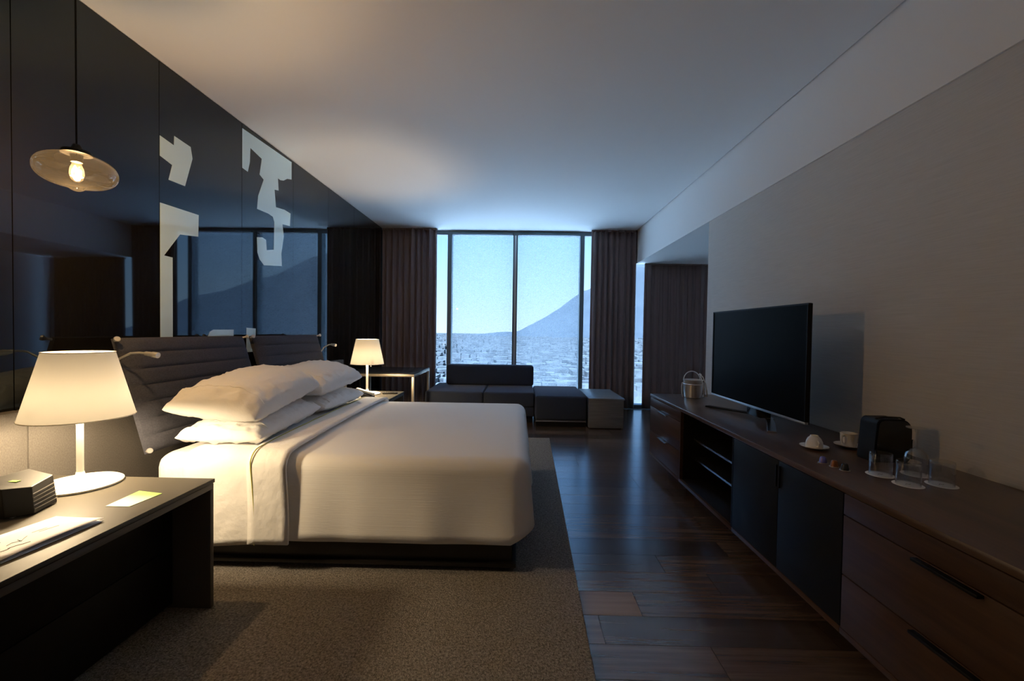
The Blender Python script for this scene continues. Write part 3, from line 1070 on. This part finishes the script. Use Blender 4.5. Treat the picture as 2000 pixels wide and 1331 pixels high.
box('foot', (.038, .05, .060, .075, 0, .006), 'porcelain', ck)
box('foot', (-.08, -.065, .060, .075, 0, .006), 'porcelain', ck)
box('foot', (.025, .04, -.05, -.035, 0, .006), 'porcelain', ck)
box('foot', (-.08, -.065, -.04, -.025, 0, .006), 'porcelain', ck)

lf = empty('leaflet', (-1.44, 1.27, 0.56))
tag(lf, 'white folded leaflet with thin line drawing on the near bedside table', 'leaflet')
q = [(-1.370, 1.105), (-1.350, 1.370), (-1.528, 1.388), (-1.585, 1.10)]
bm = bmesh.new()
o3 = Vector(lf.location)
NN = 8
def sheetgrid(z0f):
    rows = []
    for i in range(NN + 1):
        t = i / NN
        A = Vector((q[0][0], q[0][1], 0)).lerp(Vector((q[1][0], q[1][1], 0)), t)
        B_ = Vector((q[3][0], q[3][1], 0)).lerp(Vector((q[2][0], q[2][1], 0)), t)
        rr = []
        for j in range(7):
            s = j / 6
            p = A.lerp(B_, s)
            rr.append((p.x - o3.x, p.y - o3.y, z0f(t, s)))
        rows.append(rr)
    return rows
bm.free()
grid('back_page', sheetgrid(lambda t, s: 0.0012), 'paper', lf, solid=.0006)
top_z = lambda t, s: 0.0035 + 0.012 * (1 - s) ** 2.0 * (0.6 + .4 * math.sin(PI * t))
grid('cover', sheetgrid(top_z), 'paper', lf, solid=.0006)
def lfp(t, s):
    A = Vector((q[0][0], q[0][1], 0)).lerp(Vector((q[1][0], q[1][1], 0)), t)
    B_ = Vector((q[3][0], q[3][1], 0)).lerp(Vector((q[2][0], q[2][1], 0)), t)
    p = A.lerp(B_, s)
    return Vector((p.x - o3.x, p.y - o3.y, top_z(t, s) + .0006))
for ln in ([(.30, .42), (.36, .46), (.41, .40), (.47, .47), (.52, .52)], [(.24, .30), (.30, .28), (.33, .24), (.38, .21)],
           [(.05, .34), (.14, .30), (.22, .26), (.27, .30)], [(.20, .62), (.30, .60), (.38, .66)], [(.40, .38), (.43, .50)], [(.08, .70), (.18, .66)]):
    tube('printed_line', [lfp(*p) for p in ln], 0.0007, 'ink', lf, 4)
for ln in ([(.62, .52), (.70, .50), (.78, .47)], [(.60, .60), (.66, .59), (.72, .57)]):
    tube('printed_line', [lfp(*p) for p in ln], 0.0006, 'ink_grey', lf, 4)

cd = empty('green_card', (-1.408, 1.547, 0.56))
tag(cd, 'small white and green card lying in front of the near lamp', 'card')
cq = [(-1.452, 1.480), (-1.367, 1.480), (-1.354, 1.605), (-1.461, 1.625)]
bm = bmesh.new()
lo = [bm.verts.new((x + 1.408, yy - 1.547, 0.0006)) for x, yy in cq]
hi = [bm.verts.new((x + 1.408, yy - 1.547, 0.0016)) for x, yy in cq]
bm.faces.new(lo)
bm.faces.new(hi)
for i in range(4):
    bm.faces.new((lo[i], lo[(i + 1) % 4], hi[(i + 1) % 4], hi[i]))
finish('card_sheet', bm, 'card', cd)

# things on the far bedside table
ph = empty('telephone', (-1.47, 4.16, 0.53))
tag(ph, 'small telephone with slanted pale handset beside the far lamp', 'telephone')
prism('cradle', [(-.05, 0), (.05, 0), (.05, .02), (-.05, .05)], 'y', -.05, .05, 'remote', ph)
bm = bmesh.new()
bx(bm, -.11, .07, -.024, .024, 0, .022)
hs = finish('handset', bm, 'porcelain', ph, bevel=.007, smooth=True)
hs.location = (-.01, 0, .045)
hs.rotation_euler = (0, 0.28, 0)
rm = empty('remote_control', (-1.335, 4.43, 0.53), 0.1)
tag(rm, 'flat dark remote control on the far bedside table', 'remote control')
box('remote_body', (-.075, .075, -.022, .022, 0, .018), 'remote', rm, bevel=.005)
for i in range(5):
    box('button', (-.06 + i * .022, -.05 + i * .022, -.008, .008, .018, .0205), 'clock', rm)

# ------------------------------------------------------------------ desk by the window (metal frame)
dk = empty('console_table', (-1.72, 5.62, 0.0))
tag(dk, 'slim metal-framed side table with dark top beside the left curtain', 'table')
X0, X1, Y0, Y1, ZT = -2.14, -1.275, 5.20, 6.10, 0.665
ox, oy = -1.72, 5.62
def D(n, b, m, **k):
    return box(n, (b[0] - ox, b[1] - ox, b[2] - oy, b[3] - oy, b[4], b[5]), m, dk, **k)
D('top', (X0, X1, Y0, Y1, ZT - .012, ZT), 'dark_top', bevel=.001)
D('front_rail', (X0, X1, Y0, Y0 + .03, ZT - .042, ZT - .012), 'brass', bevel=.001)
D('back_rail', (X0, X1, Y1 - .03, Y1, ZT - .042, ZT - .012), 'brass', bevel=.001)
D('side_rail', (X1 - .03, X1, Y0 + .03, Y1 - .03, ZT - .042, ZT - .012), 'brass', bevel=.001)
D('side_rail', (X0, X0 + .03, Y0 + .03, Y1 - .03, ZT - .042, ZT - .012), 'brass', bevel=.001)
for a, b in ((X0, Y0), (X1 - .03, Y0), (X0, Y1 - .03), (X1 - .03, Y1 - .03)):
    D('leg', (a, a + .03, b, b + .03, 0.0, ZT - .042), 'brass', bevel=.001)

# ------------------------------------------------------------------ sofa
sf = empty('sofa', (-0.3, 5.9, 0))
tag(sf, 'low charcoal navy sofa with a single back cushion, in front of the window', 'sofa')
def S(n, b, m, bev=.0, seg=3):
    o = box(n, (b[0] + .3, b[1] + .3, b[2] - 5.9, b[3] - 5.9, b[4], b[5]), m, sf, bevel=bev, seg=seg)
    return o
S('seat_cushion', (-1.22, -0.46, 5.56, 6.52, 0.215, 0.405), 'sofa', .025)
S('seat_cushion', (-0.455, 0.205, 5.56, 6.52, 0.215, 0.405), 'sofa', .025)
S('seat_base', (-1.22, 0.205, 5.58, 6.52, 0.09, 0.212), 'sofa', .012)
S('plinth', (-1.16, 0.19, 5.64, 6.46, 0.0, 0.088), 'black')
bkm = S('back_cushion', (-1.06, 0.215, 6.26, 6.44, 0.40, 0.70), 'sofa', .035)
S('chaise_cushion', (0.212, 0.862, 5.39, 6.42, 0.085, 0.392), 'sofa', .03)
S('metal_strip', (0.222, 0.852, 5.402, 5.42, 0.066, 0.084), 'steel')
S('chaise_base', (0.222, 0.852, 5.42, 6.40, 0.0, 0.083), 'black')

# ------------------------------------------------------------------ side table cube
stb = empty('side_table', (1.09, 5.78, 0))
tag(stb, 'pale grey-oak cube side table at the right end of the sofa', 'table')
def T_(n, b, m, bev=.0015):
    return box(n, (b[0] - 1.09, b[1] - 1.09, b[2] - 5.78, b[3] - 5.78, b[4], b[5]), m, stb, bevel=bev)
T_('top', (0.872, 1.315, 5.325, 6.22, 0.362, 0.382), 'oak_top')
T_('front_panel', (0.880, 1.305, 5.337, 5.357, 0.012, 0.362), 'oak_grey')
T_('back_panel', (0.880, 1.305, 6.19, 6.21, 0.012, 0.362), 'oak_grey')
T_('side_panel', (0.880, 0.90, 5.357, 6.19, 0.012, 0.362), 'oak_grey')
T_('side_panel', (1.285, 1.305, 5.357, 6.19, 0.012, 0.362), 'oak_grey')
T_('plinth', (0.90, 1.285, 5.36, 6.18, 0.0, 0.02), 'black')

# ------------------------------------------------------------------ long cabinet on the right
XC0, XC1, YC0, YC1, ZT0, ZT1, ZBOT = 1.20, XW - .004, 0.82, 3.93, 0.625, 0.651, 0.10
top = box('cabinet_top', (XC0, XC1, YC0 - .01, YC1, ZT0, ZT1), 'walnut_top', bevel=.002)
tag(top, 'long walnut worktop carrying the television and the coffee things', 'worktop')

def unit(name, y0, y1, label, kind):
    ym = (y0 + y1) / 2
    root = empty(name, (1.5, ym, 0))
    tag(root, label, 'cabinet')
    def B(n, b, m, par=root, bev=0.0):
        o = box(n, (b[0] - 1.5, b[1] - 1.5, b[2] - ym, b[3] - ym, b[4], b[5]), m, root, bevel=bev)
        if par is not root:
            o.location = Vector(o.location) - Vector(par.location)
            o.parent = par
        return o
    B('bottom_board', (XC0 + (.02 if kind == 'open' else .001), XC1, y0, y1, ZBOT, ZBOT + .022), 'inside' if kind == 'open' else 'walnut', bev=.001)
    if kind == 'open':
        B('front_edging', (XC0 + .001, XC0 + .02, y0, y1, ZBOT, ZBOT + .022), 'walnut', bev=.001)
    B('side_board', (XC0 + .025, XC1, y0, y0 + .018, ZBOT + .022, ZT0), 'walnut' if kind != 'open' else 'inside')
    B('side_board', (XC0 + .025, XC1, y1 - .018, y1, ZBOT + .022, ZT0), 'walnut' if kind != 'open' else 'inside')
    B('back_board', (XC1 - .012, XC1, y0 + .018, y1 - .018, ZBOT + .022, ZT0), 'inside')
    B('plinth', (XC0 + .12, XC1, y0 + (.16 if y1 > 3.5 else 0), y1 - (.16 if y1 > 3.5 else 0), 0.0, ZBOT), 'black')
    if kind == 'drawers':
        cuts = [(0.545, ZT0 - .004), (0.324, 0.541), (ZBOT + .024, 0.320)]
        for k, (a, b) in enumerate(cuts):
            f = B('drawer', (XC0 + .003, XC0 + .024, y0 + .002, y1 - .002, a, b), 'walnut', bev=.001)
            if k > 0:
                c = (y0 + y1) / 2
                hw = 0.095
                B('handle', (XC0 - .016, XC0 + .004, c - hw, c + hw, b - .012, b - .003), 'black' if y0 < 2 else 'steel', f, .001)
    elif kind == 'open':
        for z in (0.281, 0.418):
            B('shelf', (XC0 + .10, XC1 - .012, y0 + .018, y1 - .018, z, z + .012), 'inside')
            B('shelf_lip', (XC0 + .092, XC0 + .10, y0 + .018, y1 - .018, z, z + .012), 'steel')
        B('edge_strip', (XC0 + .003, XC0 + .025, y0, y0 + .012, ZBOT + .022, ZT0), 'navy_door')
        B('edge_strip', (XC0 + .003, XC0 + .025, y1 - .012, y1, ZBOT + .022, ZT0), 'walnut')
    else:
        mid = 1.99
        for a, b in ((y0, mid), (mid, y1)):
            f = B('door', (XC0 + .003, XC0 + .024, a + .0015, b - .0015, ZBOT + .024, ZT0 - .004), 'navy_door', bev=.001)
            hy = mid - .012 if b == mid else mid + .012
            B('finger_pull', (XC0 - .004, XC0 + .004, hy - .004, hy + .004, 0.50, 0.60), 'black', f)
    return root
unit('drawer_cabinet', 0.82, 1.592, 'walnut drawer cabinet with black pulls, nearest the camera on the right', 'drawers')
unit('door_cabinet', 1.594, 2.406, 'dark navy two-door cabinet under the cups', 'doors')
unit('open_shelf_cabinet', 2.408, 3.205, 'black open shelf cabinet under the television', 'open')
unit('drawer_cabinet', 3.207, 3.93, 'walnut drawer cabinet at the far end below the ice bucket', 'drawers')

# ------------------------------------------------------------------ television
tv = empty('television', (1.52, 2.81, ZT1))
tag(tv, 'black flat-screen television on a V-shaped metal stand', 'television')
def V(n, b, m, bev=0.0, loc=None):
    return box(n, (b[0] - 1.52, b[1] - 1.52, b[2] - 2.81, b[3] - 2.81, b[4] - ZT1, b[5] - ZT1), m, tv, bevel=bev)
V('rear_case', (1.512, 1.524, 2.266, 3.362, 0.732, 1.370), 'black', .003)
V('rear_hump', (1.524, 1.56, 2.45, 3.18, 0.76, 1.18), 'black', .01)
V('screen', (1.502, 1.5115, 2.272, 3.352, 0.745, 1.362), 'screen')
V('bezel_top', (1.498, 1.512, 2.262, 3.362, 1.362, 1.370), 'black')
V('bezel_side', (1.498, 1.512, 2.266, 2.272, 0.745, 1.362), 'black')
V('bezel_side', (1.498, 1.512, 3.352, 3.362, 0.745, 1.362), 'black')
V('bezel_bottom', (1.497, 1.514, 2.262, 3.362, 0.732, 0.745), 'tv_trim', .001)
V('neck', (1.53, 1.60, 2.74, 2.90, 0.672, 0.80), 'black_gloss', .004)
def foot(pts, name, m):
    bm = bmesh.new()
    w = .022
    L_ = []
    for i, p in enumerate(pts):
        p = Vector(p)
        d_ = (Vector(pts[min(i + 1, len(pts) - 1)]) - Vector(pts[max(i - 1, 0)])).normalized()
        s_ = Vector((d_.y, -d_.x, 0)).normalized() * w
        L_.append([bm.verts.new(p + s_ - Vector((1.52, 2.81, ZT1))), bm.verts.new(p - s_ - Vector((1.52, 2.81, ZT1))),
                   bm.verts.new(p - s_ - Vector((1.52, 2.81, ZT1 + .011))), bm.verts.new(p + s_ - Vector((1.52, 2.81, ZT1 + .011)))])
    for a, b in zip(L_, L_[1:]):
        for k in range(4):
            bm.faces.new((a[k], a[(k + 1) % 4], b[(k + 1) % 4], b[k]))
    bm.faces.new(L_[0])
    bm.faces.new(L_[-1])
    finish(name, bm, m, tv, bevel=.0015)
foot([(1.425, 3.26, .6625), (1.53, 3.05, .668), (1.585, 2.90, .676)], 'stand_foot', 'black')
foot([(1.585, 2.74, .676), (1.52, 2.60, .670), (1.42, 2.42, .6625)], 'stand_foot', 'steel')
foot([(1.585, 2.92, .676), (1.60, 2.82, .680), (1.585, 2.72, .676)], 'stand_bridge', 'steel')

# ------------------------------------------------------------------ ice bucket with tongs
ib = empty('ice_bucket', (1.50, 3.72, ZT1))
tag(ib, 'polished steel ice bucket with tongs at the far end of the cabinet', 'ice bucket')
lathe('bucket_body', [(0, .0), (.062, .0), (.069, .006), (.075, .06), (.077, .145), (.081, .150), (.081, .156), (.073, .156), (.068, .02), (0, .012)], 'polished', ib, seg=48)
tube('band', [(.0775 * math.cos(2 * PI * k / 40), .0775 * math.sin(2 * PI * k / 40), .118) for k in range(41)], .003, 'polished', ib, 6)
for sg in (-1, 1):
    tube('side_handle', [(sg * .074, 0, .13), (sg * .092, 0, .128), (sg * .097, 0, .10), (sg * .095, 0, .04), (sg * .088, 0, .006)], .0045, 'polished', ib, 8)
arc = [(.07 * math.cos(PI * k / 16) - .0, .01, .150 + .075 * math.sin(PI * k / 16)) for k in range(17)]
tube('carrying_handle', [(p[0], p[1] + .02, p[2]) for p in arc], .004, 'polished', ib, 8)
tg = empty('ice_tongs', (1.52, 3.70, ZT1))
tag(tg, 'steel ice tongs hooked over the rim of the ice bucket', 'tongs')
for sg in (-1, 1):
    tube('tong_arm', [(.055 + sg * .012, -.06, .012 + .01), (.045 + sg * .012, -.075, .07), (.03 + sg * .011, -.082, .14), (.018 + sg * .008, -.06, .19), (.010, -.045, .205)],
         [.006, .005, .004, .004, .004], 'polished', tg, 8)
tube('tong_bow', [(.022, -.047, .203), (.010, -.042, .214), (-.002, -.047, .203)], .0045, 'polished', tg, 8)

# ------------------------------------------------------------------ cups, capsules, machine, glasses
def saucer(par, loc=(0, 0, 0)):
    return lathe('saucer', [(0, .002), (.024, .0), (.030, .003), (.052, .010), (.060, .014), (.060, .0165), (.050, .0135), (.030, .007), (0, .006)], 'porcelain', par, seg=48, loc=loc)
sc1 = empty('saucer', (1.437, 2.10, ZT1))
tag(sc1, 'white saucer under the upturned cup', 'saucer')
saucer(sc1)
cp1 = empty('espresso_cup', (1.437, 2.10, ZT1 + .0075))
tag(cp1, 'small white espresso cup turned upside down on its saucer', 'cup')
lathe('cup_body', [(.036, 0), (.0365, .012), (.034, .03), (.027, .046), (.018, .054), (.017, .059), (.014, .059), (.013, .055), (0, .055)], 'porcelain', cp1, seg=40)
tube('handle', [(-.010, -.034, .012), (-.014, -.050, .016), (-.012, -.052, .030), (-.008, -.036, .038)], .0035, 'porcelain', cp1, 8)
sc2 = empty('saucer', (1.632, 2.14, ZT1))
tag(sc2, 'white saucer under the upright cup by the coffee machine', 'saucer')
saucer(sc2)
cp2 = empty('coffee_cup', (1.632, 2.14, ZT1 + .0075))
tag(cp2, 'white straight-sided coffee cup standing beside the coffee machine', 'cup')
lathe('cup_body', [(0, 0), (.026, 0), (.030, .004), (.034, .03), (.036, .064), (.034, .065), (.031, .03), (.026, .008), (0, .007)], 'porcelain', cp2, seg=40)
tube('handle', [(-.030, -.012, .055), (-.048, -.020, .052), (-.052, -.022, .035), (-.044, -.019, .018), (-.030, -.012, .014)], .0038, 'porcelain', cp2, 8)

def capsule(loc, m, label):
    root = empty('coffee_capsule', loc)
    tag(root, label, 'capsule', 'coffee capsules')
    lathe('capsule_body', [(.0145, .0025), (.0140, .006), (.0115, .022), (.009, .026), (.006, .0285), (0, .0285)], m, root, seg=28)
    lathe('rim', [(0, 0), (.0185, 0), (.0188, .0012), (.0185, .0025), (.0145, .0028), (0, .0028)], 'foil', root, seg=28)
capsule((1.318, 1.868, ZT1), 'capsule_blue', 'violet blue coffee capsule nearest the upturned cup')
capsule((1.328, 1.815, ZT1), 'capsule_brown', 'copper brown coffee capsule between the other two')
capsule((1.338, 1.770, ZT1), 'capsule_black', 'black coffee capsule nearest the tumblers')

# coffee machine: rounded black body seen from the side/back
cm = empty('coffee_machine', (1.64, 1.93, ZT1))
tag(cm, 'compact black capsule coffee machine with rounded top', 'coffee machine')
prof2 = []
def rr(x0, x1, z0, z1, rl, rh):
    pts = [(x0, z0), (x1, z0)]
    for k in range(9):
        a = (PI / 2) * k / 8
        pts.append((x1 - rh + rh * math.cos(a), z1 - rh + rh * math.sin(a)))
    for k in range(9):
        a = PI / 2 + (PI / 2) * k / 8
        pts.append((x0 + rl + .012 + rl * math.cos(a), z1 - rl + rl * math.sin(a)))
    return pts
prism('machine_body', rr(-.092, .072, 0.006, .190, .026, .050), 'y', -.04, .05, 'black', cm, smooth=True)
prism('side_cheek', rr(-.086, .067, 0.010, .184, .024, .047), 'y', -.046, -.04, 'black_gloss', cm, smooth=True)
box('drip_tray', (-.06, .04, .05, .09, .0, .022), 'black', cm, bevel=.004)
box('base_foot', (-.088, .068, -.04, .05, 0.0, .006), 'black', cm)
box('spout', (-.02, .02, .05, .075, .09, .125), 'black_gloss', cm, bevel=.004)
tube('lever', [(-.07, -.02, .188), (-.03, -.02, .196), (.035, -.02, .194), (.055, -.02, .186)], .004, 'black_gloss', cm, 8)
prism('water_tank', rr(.073, .085, 0.012, .10, .004, .008), 'y', -.03, .04, 'black_gloss', cm)

def coaster(loc, label):
    root = empty('coaster', loc)
    tag(root, label, 'coaster', 'white paper coasters under the glasses')
    lathe('disc', [(0, 0), (.046, 0), (.047, .0008), (.046, .0016), (0, .0016)], 'coaster', root, seg=48)
    tube('printed_mark', [(-.012, -.004, .0018), (-.004, .004, .0018), (.003, -.003, .0018), (.012, .004, .0018)], .0008, 'coaster_mark', root, 4)
def tumbler(loc, label, r=.037, h=.088):
    root = empty('tumbler', loc)
    tag(root, label, 'glass', 'drinking glasses turned upside down')
    t = .0022
    lathe('glass_wall', [(r, 0), (r, h * .5), (r * .985, h - .004), (r * .95, h), (0, h), (0, h - .010), (r * .90, h - .012), (r - t, h * .45), (r - t, 0), (r, 0)], 'tumbler', root, seg=48)
spots = [((1.441, 1.722), 'leftmost, in front of the coffee machine'), ((1.452, 1.612), 'nearest the cabinet front edge'),
         ((1.580, 1.618), 'nearest the wall at far right'), ((1.590, 1.735), 'behind, next to the coffee machine')]
for i, ((x, yy), w) in enumerate(spots):
    coaster((x, yy, ZT1), 'round white coaster under the %s' % (('tumbler ' + w) if i < 3 else 'stemmed glass by the coffee machine'))
    if i < 3:
        tumbler((x, yy, ZT1 + .0018), 'clear tumbler upside down, ' + w)
wg = empty('wine_glass', (1.590, 1.735, ZT1 + .0018))
tag(wg, 'stemmed glass upside down beside the coffee machine', 'glass')
lathe('bowl', [(.033, 0), (.037, .03), (.038, .06), (.034, .085), (.020, .100), (.006, .106), (.006, .104), (.019, .097), (.032, .083), (.036, .06), (.035, .03), (.0315, 0), (.033, 0)], 'tumbler', wg, seg=40)
lathe('stem', [(.006, .104), (.0038, .115), (.0036, .165), (.006, .178)], 'tumbler', wg, seg=16)
lathe('foot', [(.006, .178), (.034, .184), (.034, .187), (0, .189)], 'tumbler', wg, seg=40)
